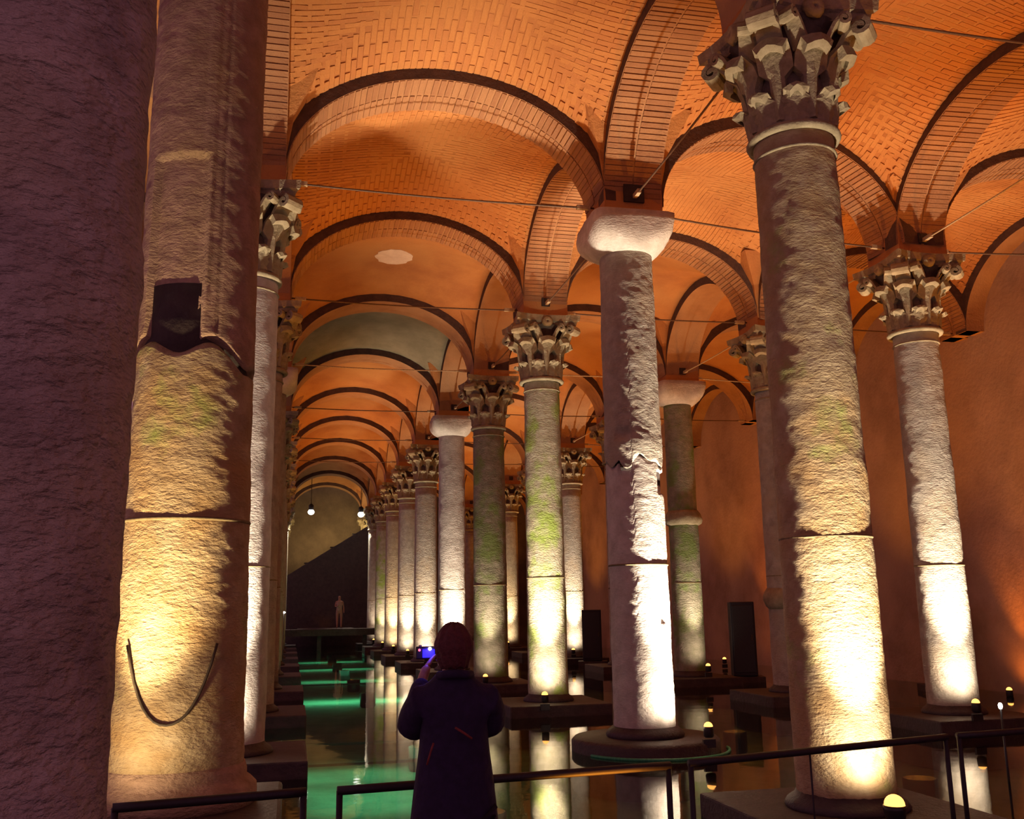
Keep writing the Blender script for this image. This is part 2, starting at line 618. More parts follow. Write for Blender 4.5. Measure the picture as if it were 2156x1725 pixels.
def make_volute_mesh(name, mat):
    """spiral scroll lying in the x/z plane, thick in y, springing from origin and rising outward +x"""
    pts = [(-.02, 0, -.42), (.05, 0, -.28), (.13, 0, -.14), (.22, 0, -.04)]
    cx, cz = .255, -.10
    for s in range(15):
        a = math.radians(100 - s * 34)
        r = .085 * (1 - s / 17)
        pts.append((cx + r * math.cos(a), 0, cz + r * math.sin(a)))
    V = []; F = []
    n = len(pts)
    for i, p in enumerate(pts):
        t = Vector(pts[min(n - 1, i + 1)]) - Vector(pts[max(0, i - 1)])
        nv = Vector((-t.z, 0, t.x)).normalized()
        hw = .075 if i < 5 else .085
        th = .022
        for y, e in ((-hw, 1), (hw, 1), (hw, -1), (-hw, -1)):
            V.append((p[0] + nv.x * th * e, y, p[2] + nv.z * th * e))
    for i in range(n - 1):
        for a in range(4):
            F.append((i * 4 + a, i * 4 + (a + 1) % 4, (i + 1) * 4 + (a + 1) % 4, (i + 1) * 4 + a))
    F.append((3, 2, 1, 0)); F.append((n * 4 - 4, n * 4 - 3, n * 4 - 2, n * 4 - 1))
    me = bpy.data.meshes.new(name)
    me.from_pydata(V, [], F); me.materials.append(mat)
    return me

def make_abacus_mesh(name, hw, h, mat, concave=.10):
    V = []; F = []
    ring = []
    for s in range(4):
        base = PI / 2 * s
        for j in range(8):
            t = -1 + 2 * j / 8
            d = hw - concave * (1 - t * t) if abs(t) < 1 else hw
            x, y = d, t * (hw - .03)
            ring.append((x * math.cos(base) - y * math.sin(base), x * math.sin(base) + y * math.cos(base)))
    lv = [(0, .90), (h * .35, .93), (h * .45, 1.0), (h, 1.02)]
    n = len(ring)
    for z, k_ in lv:
        for x, y in ring: V.append((x * k_, y * k_, z))
    for i in range(len(lv) - 1):
        for j in range(n):
            F.append((i * n + j, i * n + (j + 1) % n, (i + 1) * n + (j + 1) % n, (i + 1) * n + j))
    F.append(tuple(reversed(range(n)))); F.append(tuple(range((len(lv) - 1) * n, len(lv) * n)))
    me = bpy.data.meshes.new(name)
    me.from_pydata(V, [], F); me.materials.append(mat)
    return me

LEAF_LOW = make_leaf_mesh('leaf_low', .36, .30, .10, M['carved'])
LEAF_HIGH = make_leaf_mesh('leaf_high', .78, .30, .17, M['carved'], arched=True)
VOLUTE = make_volute_mesh('volute', M['carved'])
ABACUS = make_abacus_mesh('abacus', .62, .22, M['carved'], .11)
ROSETTE = None
NECK = 5.90

def bell_mesh():
    V = []; F = []
    prof = [(.36, .0), (.35, .2), (.33, .6), (.37, .9), (.46, 1.06), (.53, 1.14)]
    n = 24
    for r, z in prof:
        for j in range(n):
            a = 2 * PI * j / n
            V.append((r * math.cos(a), r * math.sin(a), z))
    for i in range(len(prof) - 1):
        for j in range(n):
            F.append((i * n + j, i * n + (j + 1) % n, (i + 1) * n + (j + 1) % n, (i + 1) * n + j))
    F.append(tuple(reversed(range(n)))); F.append(tuple(range((len(prof) - 1) * n, len(prof) * n)))
    me = bpy.data.meshes.new('bell')
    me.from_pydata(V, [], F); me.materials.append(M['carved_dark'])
    return me
BELL = bell_mesh()
def ring_mesh(name, R, r, mat, n=32, m_=8):
    V = []; F = []
    for i in range(n):
        a = 2 * PI * i / n
        for j in range(m_):
            b = 2 * PI * j / m_
            V.append(((R + r * math.cos(b)) * math.cos(a), (R + r * math.cos(b)) * math.sin(a), r * math.sin(b)))
    for i in range(n):
        for j in range(m_):
            F.append((i * m_ + j, ((i + 1) % n) * m_ + j, ((i + 1) % n) * m_ + (j + 1) % m_, i * m_ + (j + 1) % m_))
    me = bpy.data.meshes.new(name)
    me.from_pydata(V, [], F); me.materials.append(mat)
    me.polygons.foreach_set('use_smooth', [True] * len(me.polygons))
    return me
NRING = ring_mesh('neck_ring', .385, .045, M['carved'])
BOSS = ring_mesh('boss', .045, .05, M['carved'], 10, 6)

def corinthian(root, far=False, sc_=1.0):
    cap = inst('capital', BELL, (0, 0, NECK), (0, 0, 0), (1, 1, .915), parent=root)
    inst('neck_ring', NRING, (0, 0, .03), parent=cap)
    for j in range(8):
        a = 2 * PI * j / 8 + PI / 8
        inst('leaf', LEAF_LOW, (.345 * math.cos(a), .345 * math.sin(a), .05), (random.uniform(-.05, .05), 0, a - PI / 2), parent=cap)
    for j in range(8):
        a = 2 * PI * j / 8
        inst('leaf', LEAF_HIGH, (.325 * math.cos(a), .325 * math.sin(a), .10), (random.uniform(-.06, .02), 0, a - PI / 2), parent=cap)
    for j in range(4):
        a = PI / 4 + PI / 2 * j
        inst('volute', VOLUTE, (.42 * math.cos(a), .42 * math.sin(a), 1.13), (0, 0, a), (1.12, 1.5, 1.1), parent=cap)
        # pair of small inner scrolls on each face
        for s_ in (-1, 1):
            b = PI / 2 * j
            inst('scroll', VOLUTE, (.46 * math.cos(b) - s_ * .12 * math.sin(b), .46 * math.sin(b) + s_ * .12 * math.cos(b), 1.14), (0, 0, b + s_ * 1.15), (.70, 1.15, .8), parent=cap)
    inst('abacus', ABACUS, (0, 0, 1.12), parent=cap)
    for j in range(4):
        b = PI / 2 * j
        inst('boss', BOSS, (.52 * math.cos(b), .52 * math.sin(b), 1.20), (0, PI / 2, b), (1.2, 1.2, 1.3), parent=cap)
    return cap

def doric_mesh():
    V = []; F = []
    n = 48
    prof = [(0, .40, 2), (.02, .42, 2), (.06, .48, 2.3), (.12, .535, 3), (.20, .57, 4.5), (.30, .585, 7), (.42, .59, 10), (.53, .59, 10), (.54, .57, 10)]
    for z, hw, p in prof:
        for j in range(n):
            a = 2 * PI * j / n
            c, s = math.cos(a), math.sin(a)
            r = hw / ((abs(c) ** p + abs(s) ** p) ** (1 / p))
            d = noise.fractal(Vector((c * 1.3, s * 1.3, z * 2.0)), 1, 2, 3) * .03
            V.append(((r + d) * c, (r + d) * s, z))
    for i in range(len(prof) - 1):
        for j in range(n):
            F.append((i * n + j, i * n + (j + 1) % n, (i + 1) * n + (j + 1) % n, (i + 1) * n + j))
    F.append(tuple(reversed(range(n)))); F.append(tuple(range((len(prof) - 1) * n, len(prof) * n)))
    me = bpy.data.meshes.new('doric')
    me.from_pydata(V, [], F); me.materials.append(M['marble_white'])
    me.polygons.foreach_set('use_smooth', [True] * len(me.polygons))
    return me
DORIC = doric_mesh()

def shaft(root, r0, r1, z0, z1, mat, seed=1, n=32, nz=24, amp=.006, extra=None, name='shaft', label=None):
    prof = []
    for s in range(nz + 1):
        t = s / nz
        prof.append((r0 + (r1 - r0) * t ** 1.2, z0 + (z1 - z0) * t))
    return lathe(name, prof, n, mat, root, rough_rf(seed, amp, extra=extra), label=label)

ITEMS = {}
COLD = {}   # column name used in labels
def column_name(i, k):
    return COLD.get((i, k)) or '%s column of the %s row' % (ORD[k], ROWN[i])

def column(i, k, label, kind='corinthian', mat='marble', r=.40, near=0, pos=None, plinth=True, seed=None, joint=True, impost_on=True):
    x, y = pos or node(i, k)
    root = empty('column', (x, y, 0))
    tag(root, label, 'column', kind='thing')
    seed = seed if seed is not None else i * 17 + k * 3 + 1
    zt = NECK if kind == 'corinthian' else 6.60
    n, nz = (96, 190) if near == 2 else (56, 90) if near == 1 else (24, 12)
    zb = .16
    shaft(root, r * 1.02, r * .94, zb, zt + .02, M[mat], seed, n, nz, .008 if near else .004)
    if joint:
        rj = ring_mesh('joint_band', r * 1.00 - .008, .014, M['band'], 40 if near else 20, 6)
        inst('joint_band', rj, (0, 0, 2.25), parent=root)
    if kind == 'corinthian':
        corinthian(root)
        ast = ring_mesh('astragal', r * .94 + .004, .016, M['carved'], 32, 6)
        inst('astragal', ast, (0, 0, NECK - .16), parent=root)
    else:
        o = inst('capital', DORIC, (0, 0, 6.60), parent=root)
    if impost_on:
        o = impost(i, k, root); o.location = (0, 0, ZAB)
        box('rod_socket', (0, -.43, ZAB + .10), (.16, .06, .16), M['seam'], root)
    if plinth:
        box('plinth', (0, 0, -.245), (1.80, 1.80, .67), M['plinth'], root, bev=.02)
        lathe('base', [(r * 1.25, .08), (r * 1.28, .11), (r * 1.22, .15), (r * 1.06, .19), (r * 1.02, .22)], 32, M['plinth'], root)
    ITEMS[(i, k)] = root
    return root

def disp(x): return x

# --- the column at the very left of the frame
root = empty('column', (-.80, 2.6, 0))
tag(root, 'huge near column of rough dark stone filling the left edge', 'column', kind='thing')
shaft(root, .385, .355, -.02, 7.3, M['bark'], 3, 120, 260, .012)
box('impost_masonry', (0, 0, 7.8), (.9, .9, 1.0), M['mortar'], root)

# --- the thick broken column beside it
ax, ay = -.77, 7.5
root = empty('column', (ax, ay, 0))
tag(root, 'thick ochre column with a dark broken seam and cut groove, golden light at its foot', 'column', kind='thing')
ca = math.atan2(-ay, -ax + .0)   # angle that faces the camera
def fa(a):
    d = (a - ca + PI) % (2 * PI) - PI
    return d          # + is to the picture's right
def low_extra(a, rr, z):
    d = fa(a)
    return rr
zseam = lambda d: 3.62 - .10 * max(0, d) ** 1.5 + .05 * math.sin(d * 5)
def low_seam_profile():
    V = []; F = []
    n, nz = 120, 170
    rf = rough_rf(21, .010)
    for s in range(nz + 1):
        for j in range(n):
            a = 2 * PI * j / n
            zt = zseam(fa(a))
            z = .66 + (zt - .66) * s / nz
            r = .475 - .045 * (z - .66) / 3.0
            if s >= nz - 1: r -= .02 * (s - nz + 2)
            rr = rf(a, r, z)
            V.append((rr * math.cos(a), rr * math.sin(a), z))
    for s in range(nz):
        for j in range(n):
            F.append((s * n + j, s * n + (j + 1) % n, (s + 1) * n + (j + 1) % n, (s + 1) * n + j))
    F.append(tuple(range(nz * n, (nz + 1) * n)))
    return V, F
V, F = low_seam_profile()
mesh_obj('lower_shaft', V, F, M['marble_gold'], root, True)
lathe('seam_core', [(.39, 3.4), (.39, 4.1)], 40, M['seam'], root)
def up_extra(a, rr, z):
    d = fa(a)
    # flat cut groove on the left half of the face, ending in an overhanging ledge above
    if -1.0 < d < .06 and z < 5.12:
        rr -= .055
    if z < 4.02 and -.86 < d < .02:      # the broken notch at its foot
        edge = math.sqrt(max(0, 1 - ((d + .42) / .44) ** 2))
        if z < 3.62 + .24 * edge: rr -= .20
    if -.02 < d < .16 and z > 3.9:
        rr += .012
    if .3 < d < .36: rr -= .01
    return rr
V = []; F = []
n, nz = 150, 220
rf = rough_rf(22, .008, extra=up_extra)
for s in range(nz + 1):
    for j in range(n):
        a = 2 * PI * j / n
        zt = zseam(fa(a)) + .035
        z = zt + (7.9 - zt) * s / nz
        r = .437 - .01 * (z - 3.6) / 3.0
        if s == 0: r -= .03
        rr = rf(a, r, z)
        V.append((rr * math.cos(a), rr * math.sin(a), z))
for s in range(nz):
    for j in range(n):
        F.append((s * n + j, s * n + (j + 1) % n, (s + 1) * n + (j + 1) % n, (s + 1) * n + j))
F.append(tuple(reversed(range(n))))
mesh_obj('upper_shaft', V, F, M['marble_brown'], root, True, label='darker upper shaft with a long cut groove and a broken notch at its foot')
rj = ring_mesh('joint_band', .447, .014, M['band'], 60, 6)
inst('joint_band', rj, (0, 0, 2.36), parent=root)
lathe('base', [(.56, .40), (.575, .46), (.57, .52), (.53, .56), (.50, .58), (.50, .62), (.485, .67)], 64, M['marble_brown'], root, rough_rf(5, .004))
box('plinth', (0, 0, -.09), (1.5, 1.5, .98), M['plinth'], root, bev=.03)
box('lamp_ledge', (-.37, -1.0, -.12), (.5, .6, .9), M['plinth'], root, bev=.02)
cpts = []
for s in range(17):
    t = -1 + s / 8
    d = -.13 + t * .66
    z = .98 + .52 * abs(t) ** 2.2
    a = ca + d
    r = .492 - .045 * (z - .66) / 3.0
    cpts.append((r * math.cos(a), r * math.sin(a), z))
tube('cable', cpts, .010, M['cable'], root, 6, label='dark cable sagging in a curve round the lower shaft')

# --- middle row
column(1, 0, 'tall massive column with leafy capital, white-hot glow down its right side', 'corinthian', 'marble_gold', .385, 2)
COLD[(1, 0)] = 'tall massive leafy-capital column'
# the plain-capital column with a broken seam
x, y = node(1, 1)
root = empty('column', (x, y, 0))
tag(root, 'pale column with plain blocky capital and jagged mended seam halfway up', 'column', kind='thing')
COLD[(1, 1)] = 'pale column with plain blocky capital'
cd = math.atan2(-y, -x)
def fd(a): return (a - cd + PI) % (2 * PI) - PI
zs2 = lambda d: 3.62 + .05 * math.sin(d * 3.1 + 1) + .035 * math.sin(d * 9) - (.10 if -.5 < d < -.05 else 0)
def jag(z0, z1, top, seed, mat, name, r0, r1, label=None):
    V = []; F = []; n = 110; nz = 150
    def ex(a, rr, z):
        d = fd(a)
        if top:
            if -.62 < d < -.12 and 3.9 < z < 4.10: rr -= .035 * math.sin((z - 3.9) / .2 * PI)
            rr += .015 * math.exp(-((z - 3.85) / .15) ** 2)
        else:
            if -.55 < d < -.1 and z > 3.36: rr -= .05 * (z - 3.36) / .2
            if d > .95 and 3.2 < z < 3.5: rr -= .04
            if abs(z - 1.55) < .07 and abs(d - .85) < .12: rr -= .04
        return rr
    rf = rough_rf(seed, .010, extra=ex)
    for s in range(nz + 1):
        for j in range(n):
            a = 2 * PI * j / n
            e = zs2(fd(a))
            za, zb = (e + .015, z1) if top else (z0, e - .015)
            z = za + (zb - za) * s / nz
            r = r0 + (r1 - r0) * (z - z0) / (z1 - z0)
            rr = rf(a, r, z)
            V.append((rr * math.cos(a), rr * math.sin(a), z))
    for s in range(nz):
        for j in range(n):
            F.append((s * n + j, s * n + (j + 1) % n, (s + 1) * n + (j + 1) % n, (s + 1) * n + j))
    F.append(tuple(range(nz * n, (nz + 1) * n))); F.append(tuple(reversed(range(n))))
    mesh_obj(name, V, F, mat, root, True, label)
jag(.16, 3.62, False, 31, M['marble_white'], 'lower_shaft', .40, .385)
jag(3.55, 6.62, True, 32, M['marble'], 'upper_shaft', .39, .375)
lathe('seam_core', [(.345, 3.3), (.345, 3.9)], 40, M['seam'], root)
inst('joint_band', ring_mesh('joint_band', .390, .014, M['band'], 60, 6), (0, 0, 2.25), parent=root)
inst('capital', DORIC, (0, 0, 6.60), parent=root)
o = impost(1, 1, root); o.location = (0, 0, ZAB)
box('rod_socket', (.0, -.43, ZAB + .12), (.30, .08, .26), M['seam'], root)
lathe('plinth', [(.96, -.58), (.96, .02), (.92, .06)], 40, M['plinth'], root)
lathe('base', [(.50, .05), (.51, .10), (.48, .14), (.42, .19)], 40, M['plinth'], root)

LBL = {
 (0, 1): ('tall pale column with carved capital just behind the thick ochre column', 'corinthian', 'marble_white', .40, 1),
 (0, 2): ('slim dark column with carved capital, seen past the pale left one', 'corinthian', 'marble', .36, 1),
 (0, 3): ('dark left-row column crowned by a plain white block capital', 'doric', 'marble', .36, 0),
 (1, 2): ('mossy green column with square leafy capital, white glow at its foot', 'corinthian', 'marble_moss', .355, 1),
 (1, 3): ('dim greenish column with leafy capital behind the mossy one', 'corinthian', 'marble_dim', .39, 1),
 (1, 4): ('bluish pale column with small plain white capital, above the photographer\'s head', 'doric', 'marble_white', .39, 1),
 (2, 1): ('leafy-capital column near the right edge, brightly lit low down', 'corinthian', 'marble', .36, 2),
 (2, 2): ('column mostly hidden behind the massive leafy one, with a broken knob low down', 'corinthian', 'marble', .36, 1),
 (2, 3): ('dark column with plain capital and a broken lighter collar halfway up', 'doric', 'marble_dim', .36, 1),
}
for key, (lab, kd, mt_, r_, nr) in LBL.items():
    column(key[0], key[1], lab, kd, mt_, r_, nr)
for k in range(4, KMAX + 1):
    column(0, k, '%s column of the receding left row' % ORD[k], 'corinthian', 'marble', .36, 0)
MATS = {5: 'marble', 6: 'marble', 7: 'marble', 8: 'marble_moss', 9: 'marble', 10: 'marble_white'}
for k in range(5, KMAX + 1):
    column(1, k, '%s column of the middle row, shrinking towards the far end' % ORD[k], 'corinthian', MATS[k], .385, 0)
for k in range(4, KMAX + 1):
    column(2, k, '%s column of the right row' % ORD[k] + (', its foot lit bright white' if k == 5 else ', far back and slim'), 'corinthian', 'marble', .365, 0)
column(2, 0, 'nearest column of the right row, right of the massive leafy one', 'corinthian', 'marble', .38, 0)
# knob and collar
r2 = ITEMS[(2, 2)]
lathe('broken_collar', [(.36, 1.62), (.43, 1.68), (.46, 1.80), (.43, 1.93), (.36, 2.02)], 40, M['carved'], r2, rough_rf(61, .03, 3))
r3 = ITEMS[(2, 3)]
lathe('broken_collar', [(.35, 3.62), (.42, 3.66), (.445, 3.76), (.42, 3.90), (.36, 3.98)], 40, M['carved'], r3, rough_rf(64, .03, 3))
for k in (-1,):
    column(1, -1, 'column behind the camera', 'corinthian', 'marble', .38, 0) if False else None

# ------------------------------------------------------------------ tie rods
def rod(p, q, label, pale=False, r=.014, z=ZAB + .05):
    P = Vector((*p, z)); Q = Vector((*q, z))
    d = (Q - P).normalized()
    root = empty('tie_rod', tuple((P + Q) / 2))
    c = (P + Q) / 2
    a = P + d * .45 - c; b = Q - d * .45 - c
    n_ = 8
    pts = [a + (b - a) * (s / n_) - Vector((0, 0, .035 * math.sin(PI * s / n_))) for s in range(n_ + 1)]
    tube('bar', pts, r, M['rod_pale' if pale else 'rod'], root, 6)
    for e, s_ in ((a, 1), (b, -1)):
        e2 = e + d * s_ * .16
        o = box('anchor', (0, 0, 0), (.20, .055, .06), M['rod_pale'], root)
        o.location = e2; o.rotation_euler = (0, 0, math.atan2(d.y, d.x))
    tag(root, label, 'tie rod')
for k in range(0, 7):
    for i in (0, 1, 2):
        if i == 0 and k == 0: continue
        rod(node(i, k), node(i + 1, k), 'thin iron tie rod across the %s at the %s column' % (AISLE[i], ORD[k]), k in (3,))
for i in (1, 2):
    for k in range(0, 5):
        rod(node(i, k), node(i, k + 1), 'thin iron tie rod running lengthwise from the %s to the %s %s-row column' % (ORD[k], ORD[k + 1], ROWN[i]), i == 2)

# ------------------------------------------------------------------ uplights
def uplight(loc, label, target, white=400, r=.055, color=WARM, ang=58, lens='lens', tilt=None):
    root = empty('uplight', loc)
    tag(root, label, 'lamp', 'uplights at the column feet')
    lathe('housing', [(.05, -.13), (.065, -.11), (r * 1.12, -.03), (r * 1.12, .0)], 16, M['housing'], root)
    pr = [(r * math.cos(t), r * math.sin(t)) for t in [PI / 2 * s / 6 for s in range(6)]] + [(r * .08, r)]
    lathe('lens', pr, 16, M[lens], root)
    box('bracket', (0, 0, -.20), (.16, .04, .10), M['housing'], root)
    if white:
        spot('column_spot', (loc[0], loc[1], loc[2] + .13), target, white * 6.0, color, ang, 1.0, .07)
        ax_ = Vector((target[0] - loc[0], target[1] - loc[1], 0)).normalized()
        spot('column_spot', (loc[0], loc[1], loc[2] + .13), (loc[0] + ax_.x, loc[1] + ax_.y, loc[2] + 1.0), white * .42, color, 118, 1.0, .07)  # extra wide, weak spot added to fill in the low part of the shaft
    return root

LAMPS = [
 # (i,k), lamp position, target offset (height), power, colour
 ((1, 0), (4.36, 6.68, .28), 4.2, 300, WARM),
 ((1, 1), (5.01, 11.72, .27), 4.0, 640, WARM),
 ((1, 2), (4.35, 16.70, .30), 4.0, 340, WARM),
 ((1, 3), (4.26, 21.5, .30), 4.0, 90, WARM),
 ((2, 1), (9.42, 12.35, .35), 4.0, 420, WARM),
 ((2, 3), (9.30, 21.1, .40), 4.0, 95, WARM),
 ((2, 2), (9.9, 17.0, .3), 4.0, 90, WARM),
 ((2, 5), (9.09, 31.2, .40), 4.0, 300, WARM),
 ((2, 7), (9.07, 41.0, .35), 4.0, 180, GOLD),
]
for key, loc, h, pw, colr in LAMPS:
    x, y = node(*key)
    dv = Vector((loc[0] - x, loc[1] - y, 0)).normalized() * (.82 if key == (1, 0) else .96)
    loc = (x + dv.x, y + dv.y, loc[2] - .03)
    uplight(loc, 'small glowing uplight on the plinth of the ' + column_name(*key), (x, y, loc[2] + 3.6), pw, color=colr, r=.075 if key == (1, 0) else .055)
for k in range(4, KMAX):
    x, y = node(1, k)
    uplight((x - .1, y - .92, .28), 'small glowing uplight at the foot of the %s middle-row column' % ORD[k], (x, y, 3.9), {4: 300, 5: 230, 6: 200, 7: 190, 8: 90, 9: 40}[k], color=GOLD if k == 7 else WARM)
# the thick ochre column and the pale one behind it: lamps low on their left
uplight((-1.14, 6.50, .50), 'uplight on the plinth left of the thick ochre column', (ax, ay, 3.6), 130, color=GOLD)
uplight((-.86, 11.45, .27), 'uplight on the plinth of the pale column behind the thick one', (-.68, 12.34, 3.9), 420, color=WARM)
# lamps by the right wall
for (lx, ly, lz, t) in ((12.46, 27.0, .17, 'between the cabinet and the plain-capital column'), (13.6, 16.7, .02, 'at the right edge by the brown wall')):
    uplight((lx, ly, lz), 'small amber uplight standing ' + t, (14.1, ly, 4), 60, color=ORANGE)
    box('lamp_stand', (0, 0, -.42), (.3, .3, .5), M['plinth'], bpy.data.objects[-1] if False else None) if False else None

# added orange floodlights, unseen in the basin, one per bay, to light the vaults
def flood(x, y, power, color=ORANGE, ang=58):
    root = empty('floodlight', (x, y, -.6))
    lathe('housing', [(.16, 0), (.19, .04), (.19, .34), (.17, .34), (.155, .12)], 20, M['housing'], root)
    tag(root, 'added black floodlight, unseen in the dark basin water between four columns, lighting the vault', 'lamp', 'added vault floodlights')
    spot('added_vault_flood', (x, y, -.30), (x, y, 9), power, color, ang, .8, .12)
for k in range(-1, KMAX):
    for i in (0, 1, 2):
        a, b = node(i, k), node(i + 1, k + 1)
        cx, cy = (a[0] + b[0]) / 2, (a[1] + b[1]) / 2
        pw = 2600
        if i == 0: pw = {-1: 3000, 0: 3200, 1: 6400, 2: 3600, 3: 900, 4: 4600, 5: 5200, 6: 5200, 7: 3600, 8: 1800, 9: 150}[k]
        if i == 1: pw = {-1: 3800, 0: 5000, 1: 4200}.get(k, 3800)
        if i == 2: pw = {-1: 3600, 0: 4600, 1: 3600}.get(k, 3000)
        flood(cx, cy, pw * .50, ang=84 if i == 2 else 58)

# submerged green lamps in the left aisle
def green(x, y, sx, sy, power):
    root = empty('underwater_lamp', (x, y, -.17))
    box('body', (0, 0, .012), (sx, .10, .03), M['housing'], root)
    tag(root, 'submerged bar lamp casting green light on the basin floor', 'lamp', 'green underwater lamps')
    l = bpy.data.lights.new('green_wash', 'AREA')
    l.shape = 'RECTANGLE'; l.size = sx; l.size_y = sy; l.energy = power; l.color = (.16, 1.0, .50)
    o = bpy.data.objects.new('green_wash', l); COL.objects.link(o)
    o.location = (x, y, -.20)
for x, y, sx, sy, p_ in ((.9, 12.8, 2.2, 1.8, 34), (.9, 14.7, 2.4, 1.0, 22), (1.6, 26.4, 3.2, 1.2, 120), (1.8, 34, 3.0, 1.0, 60), (1.8, 41, 3.0, 1.2, 60), (1.8, 47, 3.0, 1.0, 60)):
    green(x, y, sx, sy, p_)

# ------------------------------------------------------------------ far end of the aisle: platform, stair, lamps
pl = empty('platform', (0, 0, 0))
for j in range(12):
    box('plank', (-.9 + j * .62, 49.65, .84), (.60, 1.8, .08), M['deck'], pl)
for j in range(5):
    box('plank', (.65 + j * .57, 52.5, .84), (.55, 3.8, .08), M['deck'], pl)
box('fascia', (2.5, 48.72, .72), (7.4, .12, .30), M['deck'], pl)
for x in (-.8, 1.4, 3.6, 5.8):
    box('post', (x, 49.0, .05), (.2, .2, 1.3), M['plinth'], pl)
tag(pl, 'dark raised platform across the far end of the long aisle', 'platform')
# solid dark stair flank rising to the right, steps behind it
V = [(-1.0, 54.6, -.6), (4.9, 54.6, -.6), (4.9, 54.6, 6.9), (4.27, 54.6, 6.51), (.27, 54.6, 4.01), (-1.0, 54.6, 3.2)]
V = V + [(x, 54.9, z) for x, _, z in V]
F = [(0, 1, 2, 3, 4, 5), (11, 10, 9, 8, 7, 6)] + [(i, i + 6, (i + 1) % 6 + 6, (i + 1) % 6) for i in range(6)]
st = empty('staircase', (0, 0, 0))
mesh_obj('flank', V, F, M['plinth'], st)
for s in range(18):
    x = -.9 + s * .31
    box('step', (x, 55.2, 2.2 + s * .2), (.33, .6, .16), M['deck'], st)
tag(st, 'dark solid-sided staircase climbing to the right at the far end', 'stairs')
for s, x in enumerate((.9, 2.3, 3.5)):
    root = empty('stair_light', (x, 55.0, 3.9 + x * .62 - .1))
    box('body', (0, 0, 0), (.5, .10, .08), M['housing'], root)
    tag(root, 'hidden strip lamp behind the far stair flank', 'lamp', 'strip lamps behind the stair flank')
    l = bpy.data.lights.new('stair_wash', 'AREA')
    l.shape = 'RECTANGLE'; l.size = 1.3; l.size_y = .1; l.energy = 30; l.color = (1, .72, .30)
    o = bpy.data.objects.new('stair_wash', l); COL.objects.link(o)
    o.location = (x, 55.1, 3.9 + x * .62); o.rotation_euler = (math.radians(130), 0, 0)
for (x, z, tgt, t) in ((.905, 6.91, (-.55, 51.6, 4.5), 'left'), (3.524, 6.80, (4.1, 51.4, 4.2), 'right')):
    root = empty('floodlight', (x, 52.0, z))
    lathe('housing', [(.10, .10), (.13, .12), (.13, .35), (.06, .42)], 16, M['housing'], root)
    pr = [(.17 * math.cos(t_), .17 * math.sin(t_) * .9) for t_ in [-PI / 2 * s / 6 for s in range(6, 0, -1)]] + [(.17, 0), (.13, .08), (.1, .1)]
    lathe('lens', [(max(r_, .01), z_) for r_, z_ in pr], 18, M['lens_white'], root)
    tube('hanger', [(0, 0, .40), (0, 0, 9.05 - z)], .02, M['rod'], root, 6)
    tag(root, 'brilliant white lamp hanging at the far end, the %s of the pair' % t, 'lamp')
    spot('far_spot', (x, 52.0, z - .22), tgt, 900, (1, .93, .72), 70, .6, .06)

# far visitor
def far_person(x, y, z):
    pts = [((0, 0, .45), .11), ((0, 0, .95), .17), ((0, 0, 1.35), .20), ((0, 0, 1.46), .07), ((0, 0, 1.60), .105), ((0, 0, 1.70), .07)]
    prof = [(.12, .0), (.14, .45), (.20, .9), (.17, 1.1), (.21, 1.35), (.12, 1.44), (.06, 1.48), (.09, 1.54), (.10, 1.62), (.06, 1.71)]
    return None

def skin_mesh(name, verts, edges, mat, parent, root=0, sub=2, smooth_=True):
    me = bpy.data.meshes.new(name)
    me.from_pydata([v[0] for v in verts], edges, [])
    o = bpy.data.objects.new(name, me)
    COL.objects.link(o)
    md = o.modifiers.new('skin', 'SKIN')
    md.use_smooth_shade = True
    lay = me.skin_vertices[0].data
    for i, v in enumerate(verts):
        r = v[1]
        lay[i].radius = r if isinstance(r, tuple) else (r, r)
    lay[root].use_root = True
    sb = o.modifiers.new('sub', 'SUBSURF'); sb.levels = sub; sb.render_levels = sub
    me.materials.append(mat)
    if parent: o.parent = parent
    return o

def body(root, arms, leg=True, sc_=1.0):
    """arms: dict side -> (shoulder, elbow, wrist, knuckle)"""
    v = [((0, 0, .90), (.15, .11)), ((0, 0, 1.05), (.13, .10)), ((0, 0, 1.20), (.15, .105)), ((0, 0, 1.30), (.11, .08)),
         ((0, .0, 1.385), .058), ((0, .01, 1.43), .052), ((0, .02, 1.485), (.066, .075)), ((0, .02, 1.545), (.073, .09)), ((0, .015, 1.60), (.055, .07))]
    e = [(0, 1), (1, 2), (2, 3), (3, 4), (4, 5), (5, 6), (6, 7), (7, 8)]
    for s, (sh, el, wr, kn) in arms.items():
        b = len(v)
        v += [(sh, .042), (el, .034), (wr, .027), (kn, (.038, .022))]
        e += [(3, b), (b, b + 1), (b + 1, b + 2), (b + 2, b + 3)]
    for sx in (-1, 1):
        b = len(v)
        v += [((sx * .09, 0, .80), .085), ((sx * .10, .01, .46), .058), ((sx * .10, -.01, .09), .036), ((sx * .105, .10, .04), (.036, .03))]
        e += [(0, b), (b, b + 1), (b + 1, b + 2), (b + 2, b + 3)]
    return skin_mesh('body', v, e, M['skin'], root, 0)

